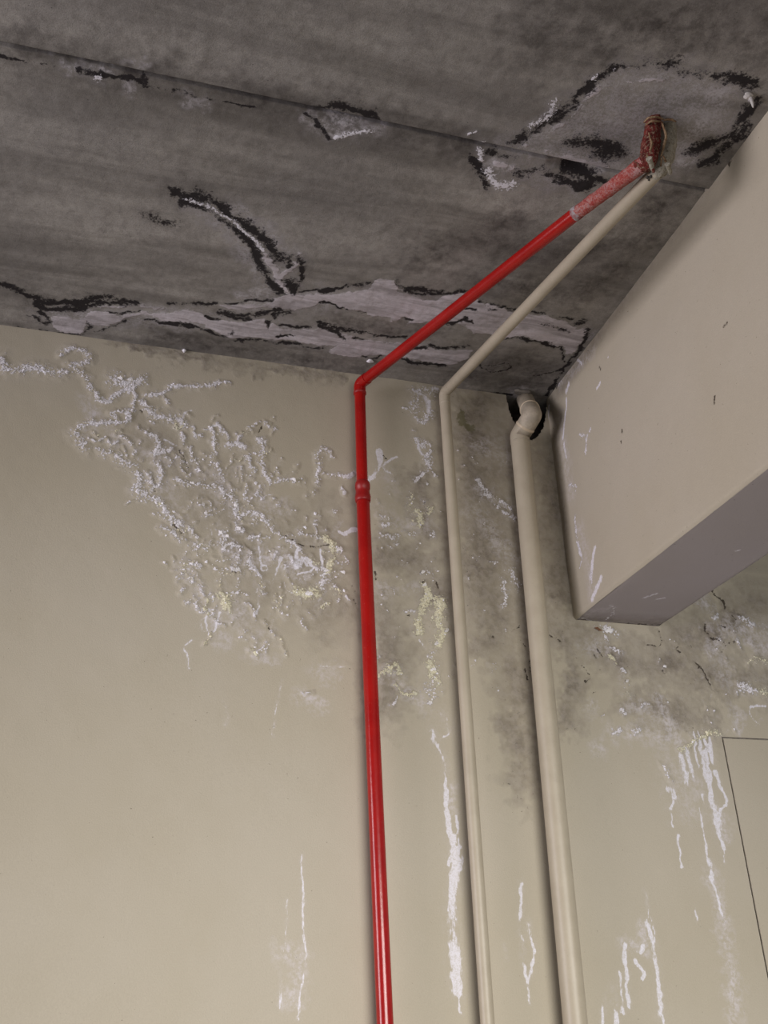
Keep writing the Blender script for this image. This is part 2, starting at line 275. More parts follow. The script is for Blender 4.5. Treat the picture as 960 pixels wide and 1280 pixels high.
WS = '''
w6 3,448 8,463 18,463 25,463 35,459 50,459 60,465 75,464 87,465
w6 18,462 28,465 40,460 52,464 64,468 80,467
w4 75,445 85,436 95,436 108,438 114,448 105,455 92,456
w5 87,456 97,462 107,470 112,485 120,492 127,500 134,504 142,497 152,490 165,484
w9 145,475 152,479 160,481 168,479 176,474
w6 165,487 167,480 160,490
w4 168,492 168,505 162,520 160,527 148,530 135,530 120,528 105,530 97,537
w7 95,540 100,552 107,560
w3 112,548 122,552 132,546 138,556 146,552
w4 180,494 195,495 208,490 215,482 230,482 245,484 262,482 285,478
w3 205,497 210,505
w6 183,513 195,520 210,524 225,526 230,532
w4 176,502 185,507 196,512
w6 125,562 140,567 155,575 165,582 172,590 175,605 170,612 178,617 190,622 200,628 208,640 215,650 225,655
w4 180,540 195,545 200,560 190,570 208,564 215,562
w3 150,545 160,550 170,560 165,570
w4 198,580 203,592 200,605 192,610
w3 240,535 245,545 252,545
w3 237,558 242,570 246,580
w4 184,590 190,600 188,612
w5 220,598 228,603 240,604 255,606 268,608 278,612 282,620
w5 290,618 295,630 293,640 300,648 305,645 312,640 320,640 328,645 335,652 337,660
w3 263,534 270,548 268,560
w3 272,530 280,540 285,548
w6 265,572 270,580 275,588 280,598
w4 267,552 270,562 268,570
w6 285,557 295,555 305,558
w4 300,545 297,553
w4 310,570 312,580 318,590
w2 303,585 302,600
w5 325,550 330,560 328,575 330,590 337,600 337,606
w3 345,603 358,600
w4 362,598 368,603
w3 308,605 305,620 310,628 318,622 325,612
w4 203,660 213,664 225,675 230,677
w3 235,658 240,665 247,672
w4 237,682 250,685 257,688
w4 225,702 240,705 250,708
w3 228,715 222,723
w4 236,722 242,726
w5 276,666 284,672 278,678 281,684
w4 289,680 297,682 300,684
w4 252,632
w4 257,642
w4 297,660 303,664
w3 310,672 318,671 325,670
w4 313,700 312,707 318,713 325,722
r3 352,698 345,718 338,728 328,726 320,714 313,703
r2 323,683 325,700 327,708
r2 327,708 331,706 335,710 331,715 327,712 327,708
w4 290,711 298,712 301,716
w5 337,658 345,667 358,675 370,682 377,687
r3 373,685 370,697 369,708
r3 375,706 377,700 383,698 388,702 390,709 395,712
r2 372,717 382,716 390,712
w4 395,712 402,710 408,714
r3 400,687 403,700 402,710
r2 355,728 357,736 365,742
y7 370,738 378,742 387,742 395,740
w5 400,735 405,722 410,715
y5 416,697 413,705 410,714
y5 408,674 415,680 414,690
w4 420,685 426,687 420,690
r3 423,665 429,669 435,665 445,662
w4 420,703 428,704 435,700
w3 428,716
w3 418,732
y7 276,744 282,750 285,757
r2 303,735 295,742
r2 322,735 325,750 322,765 316,770
h8 250,735 245,745 250,752
h12 300,760 295,775 310,790 330,800
h12 275,770 268,790 285,800
h12 230,700 240,720 255,740
h16 185,600 215,620 225,650
h14 140,550 170,560 200,580
h14 250,590 275,600 300,640
h16 300,590 320,610 330,640
h14 285,690 320,700 345,690 375,720
h10 105,500 118,520 110,545
r2 240,800 227,809 236,820 236,835|.72
r2 262,760 256,780 262,795
r2 275,765 268,790
w3 300,795 306,788
h10 310,815 325,822 340,826
y3 312,814 322,818
w2 330,776 333,780
w2 338,788 343,795
r2 396,833 405,832 430,834
h12 396,840 415,842
w2 380,868 390,865
h8 375,870 405,880
r1 280,875 285,900 280,908|.72
r1 352,850 345,890 340,920|.72
r2 377,1067 379,1130 380,1180 382,1200 378,1230 372,1275|.72
r1 359,1125 358,1160 355,1200 352,1225 350,1260|.72
h10 355,1190 378,1200 365,1250
w3 395,567 403,562 412,564 416,572
w4 397,570 399,585 397,603
w3 405,592 420,595 440,594
r4 438,596 444,592
w2 428,608 431,618
r6 462,600 470,592 475,582 475,570 474,564
r5 475,582 488,592
r4 478,582 490,573 496,572
w4 420,640
h10 350,640 356,630
w8 518,490 528,488 540,492
w6 522,500 515,512 520,524 530,530 533,520 538,515
r5 520,490 535,498 535,515
r6 525,488 545,486
w3 503,510 510,512
w4 517,540
w6 520,550 525,560 535,552 538,565 530,575 536,582
r4 522,552 524,565 532,572
w4 517,602 525,597 530,593
w3 540,590 546,595
y4 516,618 514,630 511,637
w4 530,627
y6 520,640 526,645 525,656
y4 540,635 535,642
y3 514,650 527,657
w4 517,665
w4 475,645 487,648 484,660 478,655
w4 480,670 487,672 497,670
w3 497,680
w3 505,664 514,668
h14 480,640 500,660 530,650
h12 490,610 480,590
w5 527,715 533,715 540,718
y5 530,732
y6 534,740 532,752 527,765 523,777 523,790
y7 549,750 551,760 548,770 545,780 552,788 550,798 548,808
w4 558,788
w3 545,815 537,822
r1 523,800 530,810 538,815
y8 538,832 541,845 545,852
w8 543,834 541,848 538,860
w5 543,862 540,872 537,880
w3 553,865
y4 475,843 485,835 495,830 500,845
y3 495,855 505,870 520,866
w2 490,880 497,872
w3 508,765 516,764
h8 478,735 480,745
h6 498,738 518,735
h10 490,840 500,860 530,880
r6 552,893 558,900
r3 558,905 563,915 552,922
r4 540,913 543,928 550,937 556,950 557,975 558,1000 559,1030 563,1045
h6 563,980 564,1010
r8 566,1048 568,1060 571,1075 572,1085
r7 570,1088 566,1105 565,1130 567,1160 568,1190 571,1220 573,1242
r3 566,1060 562,1080
r2 570,1020 573,1040 575,1060
r2 573,1245 576,1268
r3 652,1103 650,1130 650,1150 653,1180 655,1210 660,1230
r3 659,1152 664,1175 668,1195 660,1228
r1 660,1230 663,1255
r1 632,1182 633,1200
w4 598,600 606,612 614,620
w5 606,618 618,622 630,628 638,636
w4 620,633 632,642 642,648
h12 600,610 620,625 640,640
w6 638,714 643,724 645,735
w4 630,725 632,742 630,758
w4 615,830 620,833
w3 614,840
w2 613,705 622,704
h18 600,560 630,570
h14 595,640 640,700
w6 754,787 762,785 768,790
w4 756,795 760,800
w4 765,812 773,814
y4 763,821 770,828
w3 776,835 779,842
w5 783,852 784,856
y4 781,866 786,867
w3 777,885 780,892
h8 800,880 812,885 808,892
w2 800,885 806,878 814,882
h8 825,875 830,895
w3 830,833
h12 735,810 755,812
h8 740,880 738,890
h10 748,935
w5 768,917 774,914
w5 790,915 797,912
h12 770,915 800,915 830,920
h12 790,885 830,900 850,930
w6 927,772 935,778 942,782
w4 890,772 896,770
h16 900,790 930,785 955,795
h14 890,815 895,805
h12 900,840 912,850 905,830
h10 880,750 888,760
y4 935,828 943,822 955,826
w7 925,857 935,860 945,864
y8 950,863 960,866
w3 920,800 923,806
w3 895,797 900,800
h14 935,800 955,810
h10 920,890 922,910
r1 937,884 937,895 950,905
r2 937,884 958,882
r2 866,915 870,940 873,958
r3 872,914 876,935 880,958 882,976
r5 857,937 862,955 866,970
h8 866,970 870,985 872,996
r6 851,944 853,955 857,970 859,978
w3 829,957 833,965 837,975
r7 835,985 840,988 843,996
r3 841,1000 840,1010
h20 845,965 850,985 860,1005
h12 855,1000 860,1012
y4 850,938 880,918 895,914
y3 888,916 900,916
r4 886,923 888,940 890,952
r3 878,921 882,930
r5 882,940 884,955 886,975 888,995 892,1010
r8 892,1010 897,1022 898,1035
r5 898,1035 901,1052 904,1061
r3 893,964 899,978 905,992 909,1004 903,1012 897,1018
h9 904,1020 906,1050
r2 904,1062 905,1078
r2 877,993 880,1005
r2 875,1010 877,1030 882,1060 885,1080
r1 841,1005 840,1020 842,1035
r2 848,1045 849,1060 851,1080 852,1084
h6 860,1013 868,1015
r5 885,1075 888,1090 890,1097
h9 888,1090 894,1110 905,1150 911,1190
h10 905,1150 912,1190 916,1230 917,1275
r2 886,1085 895,1115 903,1145
r2 807,1113 810,1130 809,1150
r5 809,1152 814,1170 818,1195 821,1215
r4 820,1210 823,1235 825,1255 829,1280
r2 813,1145 818,1165 818,1178
h7 804,1158 804,1188
r4 803,1182 800,1190
r3 795,1200 801,1212 807,1218 804,1224
r3 783,1180 780,1190 781,1202
r3 781,1202 784,1215 782,1235 786,1258
r3 774,1214 776,1240 779,1266
r4 765,1235 768,1262 770,1280
r3 757,1245 754,1265 753,1280
r2 770,1232 772,1262 776,1266
r1 870,1135 871,1152
h6 780,1178 792,1180
r3 476,572
g60 600,510 605,560 610,610 615,660 620,720 625,770
g46 585,520 590,600 598,680 604,760
g40 640,560 652,640 662,720 668,790
g40 690,560 696,640 702,740
g34 480,690 520,700 550,740
g30 470,760 490,820 480,880
g34 610,800 640,830 650,880
g26 640,900 655,980
g34 730,800 760,820 800,830 850,830
g40 850,800 890,790 940,760 960,740
g34 870,850 910,840 955,850
g26 790,880 840,890 880,900
g40 270,600 300,680 330,740|.55
g34 180,540 230,580 260,640|.55
g34 400,640 420,700 430,760|.55
g34 360,660 390,720 400,780|.55
g26 520,600 535,660
g14 150,425 200,440 300,455 420,470
g20 700,790 720,830 710,900
m8 573,518 578,524 582,531 588,536
m5 577,515 576,530
d3 622,553 626,557
d3 613,796 617,798
d2 640,790 645,786 650,780
d2 656,835 660,850
d3 473,632 475,634
d2 468,715 470,725
d2 540,722 546,728 548,735
d3 528,728 534,724
d2 510,770 514,770
d2 745,806 750,816 754,823
d3 717,815 721,822
d1 724,828 732,836 737,842
d3 742,815 746,822
d3 748,836 752,838
d3 730,852 735,848
d1 680,790 700,800
d1 822,784 826,795 828,804 822,808 810,806
d2 846,800 850,805 844,812 852,815
d4 890,738 894,743
d3 896,746 903,750 906,760
d3 882,781 881,791 886,792
d3 889,796 898,800
d3 905,804 908,808 916,800 921,806
d2 905,812 902,815
d2 915,770 920,775
d3 900,782 907,785
d2 938,830 942,824
d2 870,828 876,835 881,842
d3 881,842 884,850
d1 884,850 891,862
d1 954,730 956,745
d2 828,838 832,842
d1 226,563 230,575 234,585
d2 174,514 178,518
d2 289,714 300,716
d1 325,540 328,532
d1 318,615 322,608
d2 334,783 338,790
d2 215,655 222,662 228,668
d1 372,680 390,683 410,682
d1 338,655 350,664 366,676
d1 430,720 440,732 445,740
d2 442,748 446,756
d2 448,712 450,720
d1 480,570 484,575
d1 530,625 534,640
d2 652,800 662,812 664,840
d1 190,595 195,605 193,615
'''
for ln in WS.strip().splitlines():
    ln, _, kk = ln.partition('|'); a, *b = ln.split(); wall_stroke(a[0], float(a[1:]), [tuple(map(float, q.split(','))) for q in b], float(kk or 1))
def in_poly(x, y, P):
    c_ = False
    for (x0, y0), (x1, y1) in zip(P, P[1:]+P[:1]):
        if (y0 > y) != (y1 > y) and x < (x1-x0)*(y-y0)/(y1-y0)+x0: c_ = not c_
    return c_
DAMP = [(105, 535), (200, 495), (290, 520), (345, 545), (350, 630), (385, 670), (440, 660), (445, 745), (400, 780), (335, 830), (250, 790), (215, 690), (165, 605)]
for i in range(250):
    x = rnd.uniform(100, 446); y = rnd.uniform(495, 830)
    if not in_poly(x, y, DAMP): continue
    a = rnd.uniform(0, 6.28); pts = [(x, y)]
    for k in range(rnd.randint(2, 5)):
        a += rnd.uniform(-1.1, 1.1); l = rnd.uniform(3, 8); pts.append((pts[-1][0]+l*math.cos(a), pts[-1][1]+l*math.sin(a)))
    wall_stroke(rnd.choice('wwwwyrh'), rnd.uniform(1.3, 3.0), pts, rnd.uniform(.4, .85))
for i in range(26):
    x = rnd.uniform(230, 430); y = rnd.uniform(600, 790)
    if not in_poly(x, y, DAMP): continue
    a = rnd.uniform(0, 6.28); r = rnd.uniform(5, 13); n = rnd.randint(5, 10)
    wall_stroke('r', 1.4, [(x+r*math.cos(a+k*.55), y+1.2*r*math.sin(a+k*.55)) for k in range(n)], .62)
# background scatter of faint blisters in the damp zone
for i in range(170):
    x = rnd.uniform(170, 440); y = rnd.uniform(520, 770)
    if abs((x-170)-(y-520)*.35) > 190 or x < 120+(y-520)*.45: continue
    wall_stroke('w', rnd.uniform(1.5, 3.2), [(x, y), (x+rnd.uniform(-6, 6), y+rnd.uniform(-6, 6))], rnd.uniform(.45, .85))
for i in range(60):
    x = rnd.uniform(470, 640); y = rnd.uniform(560, 860)
    wall_stroke('w', rnd.uniform(1.2, 2.2), [(x, y), (x+rnd.uniform(-4, 4), y+rnd.uniform(-5, 5))], rnd.uniform(.35, .7))
for i in range(90):
    x = rnd.uniform(700, 958); y = rnd.uniform(785, 925)
    wall_stroke(rnd.choice('whhd'), rnd.uniform(1.2, 2.4), [(x, y), (x+rnd.uniform(-4, 4), y+rnd.uniform(-5, 5))], rnd.uniform(.3, .6))
U, V = W.U, W.V
relief = (fbm(U, V, .55, 50)-.5)*.008 + (fbm(U, V, .09, 60)-.5)*.0022 + W.c['g']*(fbm(U, V, .03, 66)-.5)*.004
relief += np.maximum(W.c['w'], W.c['y'])*(.2+fbm(U, V, .011, 70))*.0060 + W.c['b']*(fbm(U, V, .02, 75)-.45)*.008 - W.c['d']*.002
relief *= np.clip(np.maximum(np.maximum(PX0-U, U-PX1), np.maximum(V-PZ1, PZ0-V))/.03, 0, 1)
pos = np.stack([U, -relief, V], -1)
cu = (U[:-1, :-1]+U[1:, 1:])/2; cv = (V[:-1, :-1]+V[1:, 1:])/2
keep = ~((cu > PX0) & (cu < PX1) & (cv > PZ0) & (cv < PZ1))
HOLE = np.array([wp(p) for p in [(631, 480), (633, 500), (637, 514), (641, 526), (649, 538), (656, 548), (664, 550), (671, 548), (676, 540), (682, 524), (684, 505), (688, 480)]])
hx = cu + (fbm(cu, cv, .02, 81)-.5)*.012; hy = cv + (fbm(cu, cv, .02, 85)-.5)*.012
ins = np.zeros(cu.shape, bool)
for a, b in zip(HOLE, np.roll(HOLE, -1, 0)):
    e = b-a
    if abs(e[1]) > 1e-9: ins ^= ((a[1] > hy) != (b[1] > hy)) & (hx < e[0]*(hy-a[1])/e[1]+a[0])
keep &= ~ins
c = W.c
wall = link('wall_back', grid_mesh('wall_back', wx, wz, pos, keep, {'salt': [c['w'], c['y'], c['h'], c['r']], 'dirt': [c['d'], c['g'], c['m'], c['b']]}), M_wall)
tag(wall, 'beige painted back wall with peeling damp patches and white salt streaks', 'wall', 'structure')
# flush inspection panel set in the wall with an open joint around it
G = 0.0055
pan = box('inspection_panel', (PX0+G, -.001, PZ0+G), (PX1-G, .0065, PZ1-G), M_wall, wall, .0012)
for an in ('salt', 'dirt'): pan.data.attributes.new(an, 'FLOAT_COLOR', 'POINT').data.foreach_set('color', np.zeros(4*len(pan.data.vertices), np.float32))
fr = mesh('panel_recess', [(PX0, 0, PZ0), (PX1, 0, PZ0), (PX1, 0, PZ1), (PX0, 0, PZ1), (PX0, .007, PZ0), (PX1, .007, PZ0), (PX1, .007, PZ1), (PX0, .007, PZ1)],
          [(0, 1, 5, 4), (1, 2, 6, 5), (2, 3, 7, 6), (3, 0, 4, 7), (4, 5, 6, 7)])
link('panel_recess', fr, M_oldmortar, wall, False)
# rough cavity behind the pipe hole
hx0, hx1 = HOLE[:, 0].min()-.03, HOLE[:, 0].max()+.03; hz0 = HOLE[:, 1].min()-.03
bm = bmesh.new(); bmesh.ops.create_grid(bm, x_segments=10, y_segments=10, size=.5)
for v in bm.verts:
    x, z = v.co.x, v.co.y; e = max(abs(x), abs(z))*2
    v.co = Vector((hx0+(x+.5)*(hx1-hx0), .004+.13*(1-max(0, (e-.7)/.3)**2)+rnd.uniform(-.006, .006)*(e < .95), hz0+(z+.5)*(H+.04-hz0)))
me = bpy.data.meshes.new('hole_lining'); bm.to_mesh(me); bm.free(); link('hole_lining', me, M_dark, wall, False)

# loose salt grains standing proud of the wall
def grain_mesh(name, spots, toward, rs):
    """spots: (x,y,z,size); low irregular octahedra"""
    base = np.array([(1, 0, 0), (-1, 0, 0), (0, 1, 0), (0, -1, 0), (0, 0, 1), (0, 0, -1)], float)
    tri = np.array([(0, 2, 4), (2, 1, 4), (1, 3, 4), (3, 0, 4), (2, 0, 5), (1, 2, 5), (3, 1, 5), (0, 3, 5)])
    Vv, Ff = [], []
    for i, (x, y, z, s) in enumerate(spots):
        q = base*rs.uniform(.45, 1.15, (6, 1))*s + rs.normal(0, .22, (6, 3))*s
        a = rs.uniform(0, 6.28); R_ = np.array([[math.cos(a), 0, math.sin(a)], [0, 1, 0], [-math.sin(a), 0, math.cos(a)]]) if toward == 'y' else np.array([[math.cos(a), -math.sin(a), 0], [math.sin(a), math.cos(a), 0], [0, 0, 1]])
        q = q@R_.T; q[:, 1 if toward == 'y' else 2] *= .6
        Vv.append(q+np.array([x, y, z])); Ff.append(tri+6*i)
    return mesh(name, np.vstack(Vv), np.vstack(Ff))
ix = lambda x, z: (min(np.searchsorted(wx, x), len(wx)-1), min(np.searchsorted(wz, z), len(wz)-1))
sp_w, sp_y = [], []
for ch, P, w in crust_paths:
    if len(P) == 1: P = np.vstack([P, P+[.004, .002]])
    for a, b in zip(P[:-1], P[1:]):
        n = max(1, int(np.linalg.norm(b-a)/.0075*rng.uniform(.6, 1.5)*min(1.5, max(.5, w/.008))))
        for k in range(n):
            q = a+(b-a)*rng.random()+rng.normal(0, w*.40, 2); i, j = ix(q[0], q[1])
            if keep[min(i, keep.shape[0]-1), min(j, keep.shape[1]-1)] and q[1] < H-.01:
                (sp_y if ch == 'y' and rng.random() < .8 else sp_w).append((q[0], -relief[i, j]-.0005, q[1], float(rng.choice([.002, .003, .004, .0055, .007], p=[.28, .30, .24, .13, .05]))))
rs = np.random.default_rng(5)
tag(link('salt_crust', grain_mesh('salt_crust', sp_w, 'y', rs), M_salt, wall, False), 'crumbly white salt grains', kind='stuff')
tag(link('salt_crust', grain_mesh('salt_crust', sp_y, 'y', rs), M_salty, wall, False), 'crumbly yellowish salt grains', kind='stuff')
# curled paint flakes
def flake(px, py, wpx, hpx, ang, mat, name='paint_flake'):
    p = at_y(px, py); w, h = wpx*MM*.8, hpx*MM*.55; v, f = [], []; N = 6
    for i in range(N+1):
        for j in range(4):
            a = (i/N-.5); b = (j/3-.5); rr = math.sqrt(max(.04, 1-3.7*a*a))*rnd.uniform(.4, 1.25)
            x, z = a*w, b*h*rr; ca, sa = math.cos(ang), math.sin(ang)
            v.append((p[0]+x*ca-z*sa, -.004-.010*(j/3)**1.6*rr-rnd.uniform(0, .001), p[2]+x*sa+z*ca))
    for i in range(N):
        for j in range(3): k = i*4+j; f.append((k, k+1, k+5, k+4))
    o = link(name, mesh(name, v, f), mat, wall, False); m = o.modifiers.new('thickness', 'SOLIDIFY'); m.thickness = .0012; m.offset = 0; return o
for a in [(295, 713, 12, 5, .2), (281, 684, 6, 6, .8), (284, 671, 5, 6, -.6), (276, 667, 7, 4, -.4), (298, 661, 7, 4, -.6), (254, 632, 5, 5, .5), (257, 642, 5, 4, .2), (760, 789, 14, 10, .1),
          (424, 687, 10, 6, .4), (408, 714, 9, 5, .1), (530, 732, 7, 7, .2), (528, 716, 8, 5, .4), (558, 789, 8, 5, .5), (537, 878, 6, 6, .3), (783, 852, 5, 5, .2), (830, 834, 6, 4, -.3), (163, 476, 8, 6, .2), (150, 474, 8, 6, -.3), (545, 805, 7, 6, .4),
          (428, 716, 7, 4, -.4), (367, 601, 8, 4, -.5), (294, 632, 5, 10, .2), (386, 743, 12, 7, .05), (212, 563, 8, 4, .1), (240, 605, 7, 4, -.2), (541, 838, 9, 8, .1)]:
    flake(*a, M_flake)
flake(747, 787, 12, 5, -.35, M_chip)

# ------------------------------------------------------------------ CEILING
ceil = empty('ceiling', (0, 0, H)); tag(ceil, 'bare concrete slab ceiling with black mould and pale lime stains', 'ceiling', 'structure')
cx_ = lines(-1.02, 1.63, 0.0048, [-7, -5, -3.2, -2.2, -1.5, 1.9, 2.6, 3.6, 6])
FILM = '''
P4 61,396 82,396 100,399 120,388 135,390 150,396 180,390 215,396 240,400 240,408 215,403 187,395 175,394 155,400 140,406 127,409 110,404 107,408 105,415 100,419 75,415 67,408
w4 120,382 150,384 175,381 205,388
w6 220,390 240,389
P4 200,395 220,390 235,387 252,391 259,397 282,402 305,401 330,399 340,404 350,410 365,412 390,412 400,408 412,410 425,413 437,418 452,424 469,426 483,428 500,428 529,430 546,437 562,437 577,437 592,437 583,449 571,455 558,457 533,453 508,447 494,445 477,445 452,446 431,445 412,443 410,437 421,432 400,432 390,430 375,428 365,426 350,426 325,424 310,422 292,425 280,417 265,412 255,405 232,401 215,400 200,399
P4 270,381 287,380 307,381 335,379 350,371 360,366 375,370 405,369 421,367 442,365 460,362 469,351 494,350 498,362 510,366 525,375 546,376 560,368 579,367 602,377 622,380 643,391 664,394 685,395 706,400 722,412 739,410 737,416 727,429 720,439 710,445 706,435 685,431 672,425 647,420 629,425 612,418 591,416 581,408 560,402 529,403 508,407 517,399 508,395 492,403 487,397 477,396 462,394 452,389 425,387 417,380 400,381 385,386 370,388 350,390 330,385 307,387 287,387
h22 60,395 120,395 240,400 330,410 430,430 560,445
h22 300,385 360,375 460,372 560,385 650,405 725,420
k7 0,355 15,359 32,367 45,372
k8 45,382 65,387 80,388 100,385 120,379 140,378 160,380
k7 47,378 75,378 105,378 130,371 150,375 172,380
k8 45,400 60,408 40,394
k8 50,390 62,398 58,404
k4 27,410 57,415 100,419 107,413 117,406 110,403
k3 120,415 145,406 160,399
k3 135,391 155,392 175,389
k3 182,400 212,404 240,410
k5 210,380 232,380 270,380
k8 277,391 300,396 325,392 350,386 340,395
k6 285,396 310,399
k4 256,395 272,400
k4 200,402 232,405 255,411 265,417 282,421 290,415
k5 295,426 320,425 350,429 372,429 385,435 405,434
k5 335,402 335,412
k4 347,406 362,409 387,409
k5 347,421 356,419 365,420
k5 400,406 415,412 430,422
k5 400,403 421,410 452,416 483,420 508,422
k3 400,379 415,377 425,386 442,387 456,391
k4 400,365 421,360 442,355 464,354
k4 496,353 508,364 529,369 533,366 546,367 579,365
k5 510,360 530,363 555,364
k4 442,422 454,425
k3 508,397 517,400
k3 454,445 469,449 477,445
k4 502,449 517,453 535,455 558,458
k5 537,432 556,435 583,433
k6 517,435 529,435
k4 579,387 596,385
k5 556,407 577,401 583,397
k4 560,406 581,400 591,404
k4 610,384 622,388
k4 672,404 693,407 710,416
k3 627,425 647,420 658,425 672,426 689,432 704,433 706,452
k4 564,433 585,433
k2 600,456 620,457 629,454 640,457 637,462 622,465 602,462 600,456
k2 668,470 685,467 702,462
k4 600,377 640,386 680,391 715,400
k5 720,405 730,402
k4 735,412 728,430 715,448 700,468 690,485 682,495
k3 280,380 310,377 340,375
k3 375,365 400,362
k6 340,395 360,391
k11 220,240 234,246 248,245
k10 248,246 269,252 283,266 305,278 326,294 342,312 350,321
k9 231,252 253,259 272,269 288,282 307,298 321,315 321,328 332,342 342,358 353,365
k9 361,352 369,362
k4 364,320 359,334
k5 375,323 379,339 375,350
s3 234,248 261,258 280,269 294,277 307,292 321,301 328,313
w9 332,318 342,334 350,350 358,364
w5 353,345 368,332 374,320
h16 330,318 345,340 356,362
h14 245,256 280,280 310,310 325,345
h14 290,262 330,290 352,315
h12 340,362 300,372
k9 187,270 200,274 220,279 |.62
h20 640,183 680,163 717,140 740,113 773,100 813,90 847,92 880,103 900,117
h18 640,183 673,190 707,193 740,193 773,203
h20 700,165 740,150 790,150
h14 720,235 650,210 610,205
H9 640,183 700,150 745,105 800,88 860,90 905,115 925,150 890,190 820,205 740,205
h14 860,165 880,150 860,200
w8 648,182 690,188 720,196 760,204
w8 690,160 712,143 730,120 745,110
w5 760,105 800,97 835,97
k8 660,160 687,143 713,127 740,100 767,83 807,77 847,73
k10 690,148 705,138 715,130
k9 853,83 880,92 907,90 940,100
k14 707,175 737,172 767,180 780,190 750,187
k11 867,183 890,173 923,170 930,157
k9 880,200 900,190 925,150 945,120
k9 640,178 655,166 670,160
s4 663,155 677,147 690,137 693,123
s3 743,93
s3 767,85
s3 785,81
s6 609,212 615,225 625,232 642,230
s3 600,187 601,200
s3 602,176
s2 582,166 595,161
k8 592,200 600,215 607,230
k8 615,190 640,196
k10 650,215 670,210 690,220 720,232 735,235
k11 705,213 716,213 735,216
k6 740,225 760,228
w5 700,229 730,233
w6 620,203 640,212
h12 615,200 640,210
h8 73,77 93,92 140,87
s3 120,97 126,98
k5 100,90 147,97 180,100
h9 163,110
h10 240,129 252,131
h6 165,78 182,79
k2 180,107 233,118 320,135
k2 0,70 67,82
h9 385,145 420,172 475,160
k6 395,133 430,128 470,145
s3 420,172 440,168 465,163
k4 380,142 395,152 412,172
h10 415,150 440,155
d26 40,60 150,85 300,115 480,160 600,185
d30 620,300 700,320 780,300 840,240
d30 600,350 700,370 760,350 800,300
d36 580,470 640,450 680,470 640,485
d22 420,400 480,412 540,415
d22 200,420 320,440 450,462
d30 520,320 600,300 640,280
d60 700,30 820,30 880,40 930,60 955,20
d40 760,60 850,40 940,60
h9 642,490 655,486 648,494
k3 590,490 620,492 640,494
s3 937,120
'''
def ceil_paint(vs):
    P = Paint(cx_, vs, ['w', 'k', 'h', 's', 'd', 'f'], 13, .007)
    for ln in FILM.strip().splitlines():
        k = 1.0
        if '|' in ln: ln, kk = ln.split('|'); k = float(kk)
        a, *b = ln.split(); pts = np.array([at_z(*map(float, q.split(',')), H)[:2] for q in b]); w = max(float(a[1:])*MM, .0055)
        if a[0] == 'P': P.poly('w', pts, .014, .92, 1.3)
        elif a[0] == 'H': P.poly('h', pts, .05, .62, 3.0)
        elif a[0] == 'k': P.stroke('k', pts, w*1.45, k*.86, 1.6, .55, .28); P.stroke('d', pts, w*2.6, .55*k, 2.0, .5, .2)
        elif a[0] == 's': P.stroke('s', pts, w*1.5, .8, .8, .4, .2); P.stroke('h', pts, w*3, .5, 1.5, .4)
        elif a[0] == 'w': P.stroke('w', pts, w*1.5, .72, 1.8, .5, .3); P.stroke('h', pts, w*2.6, .7, 2.0, .5)
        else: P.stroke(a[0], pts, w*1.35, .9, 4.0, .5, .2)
    return P
def slab(vs, z, flipname):
    P = ceil_paint(vs); c = P.c; U, V = P.U, P.V
    c['w'] *= 1-.75*np.clip(c['k']*1.3-.3, 0, 1)
    zz = z + (fbm(U, V, .5, 90)-.5)*.006 + (fbm(U, V, .03, 95)-.5)*.0015 - c['w']*.0025*fbm(U, V, .02, 97) - c['s']*.004*fbm(U, V, .012, 98)
    # a chunk has spalled away beside the joint
    if V.max() > -.5:
        q = at_z(716, 213, H); dd = np.hypot((U-q[0])/.085, (V-JY-.004)/.022); zz += .03*np.clip(1.15-dd, 0, 1)
        for px in ((95, 84), (430, 150)):
            q = at_z(*px, H); dd = np.hypot((U-q[0])/.12, (V-JY)/.03); zz += .009*np.clip(1-dd, 0, 1)
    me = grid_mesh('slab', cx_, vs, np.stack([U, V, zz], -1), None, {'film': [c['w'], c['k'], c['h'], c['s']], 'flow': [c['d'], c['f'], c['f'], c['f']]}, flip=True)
    # close the slab: side lips up to its thickness
    bm = bmesh.new(); bm.from_mesh(me)
    ed = [e for e in bm.edges if e.is_boundary]; r = bmesh.ops.extrude_edge_only(bm, edges=ed)
    for g in r['geom']:
        if isinstance(g, bmesh.types.BMVert): g.co.z = z+.18
    bmesh.ops.holes_fill(bm, edges=[e for e in bm.edges if e.is_boundary], sides=0)
    bm.to_mesh(me); bm.free()
    o = link('slab', me, M_conc); adopt(o, ceil); return o
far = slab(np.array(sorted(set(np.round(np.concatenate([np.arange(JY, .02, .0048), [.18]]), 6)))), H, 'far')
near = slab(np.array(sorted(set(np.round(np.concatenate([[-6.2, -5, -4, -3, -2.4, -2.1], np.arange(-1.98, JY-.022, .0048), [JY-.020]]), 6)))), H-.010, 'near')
tag(far, 'concrete slab next to the wall, with the white lime band'); tag(near, 'concrete slab above the viewer')
box('joint_filler', (-7, JY-.03, H+.05), (6, JY+.02, H+.16), M_dark, None); adopt(bpy.data.objects['joint_filler'], ceil)
def lump(name, p, s, mat, parent, seed, sub=3, squash=(1, 1, 1), amp=.35):
    bm = bmesh.new(); bmesh.ops.create_icosphere(bm, subdivisions=sub, radius=1)
    for v in bm.verts:
        n = v.co.normalized(); k = 1+amp*(math.sin(n.x*3.1+seed)+math.sin(n.y*4.3+seed*2)+math.sin(n.z*3.7+seed*.7))/2
        v.co = Vector((p[0]+n.x*k*s*squash[0], p[1]+n.y*k*s*squash[1], p[2]+n.z*k*s*squash[2]))
    me = bpy.data.meshes.new(name); bm.to_mesh(me); bm.free(); o = link(name, me, mat); 
    if parent: adopt(o, parent)
    return o
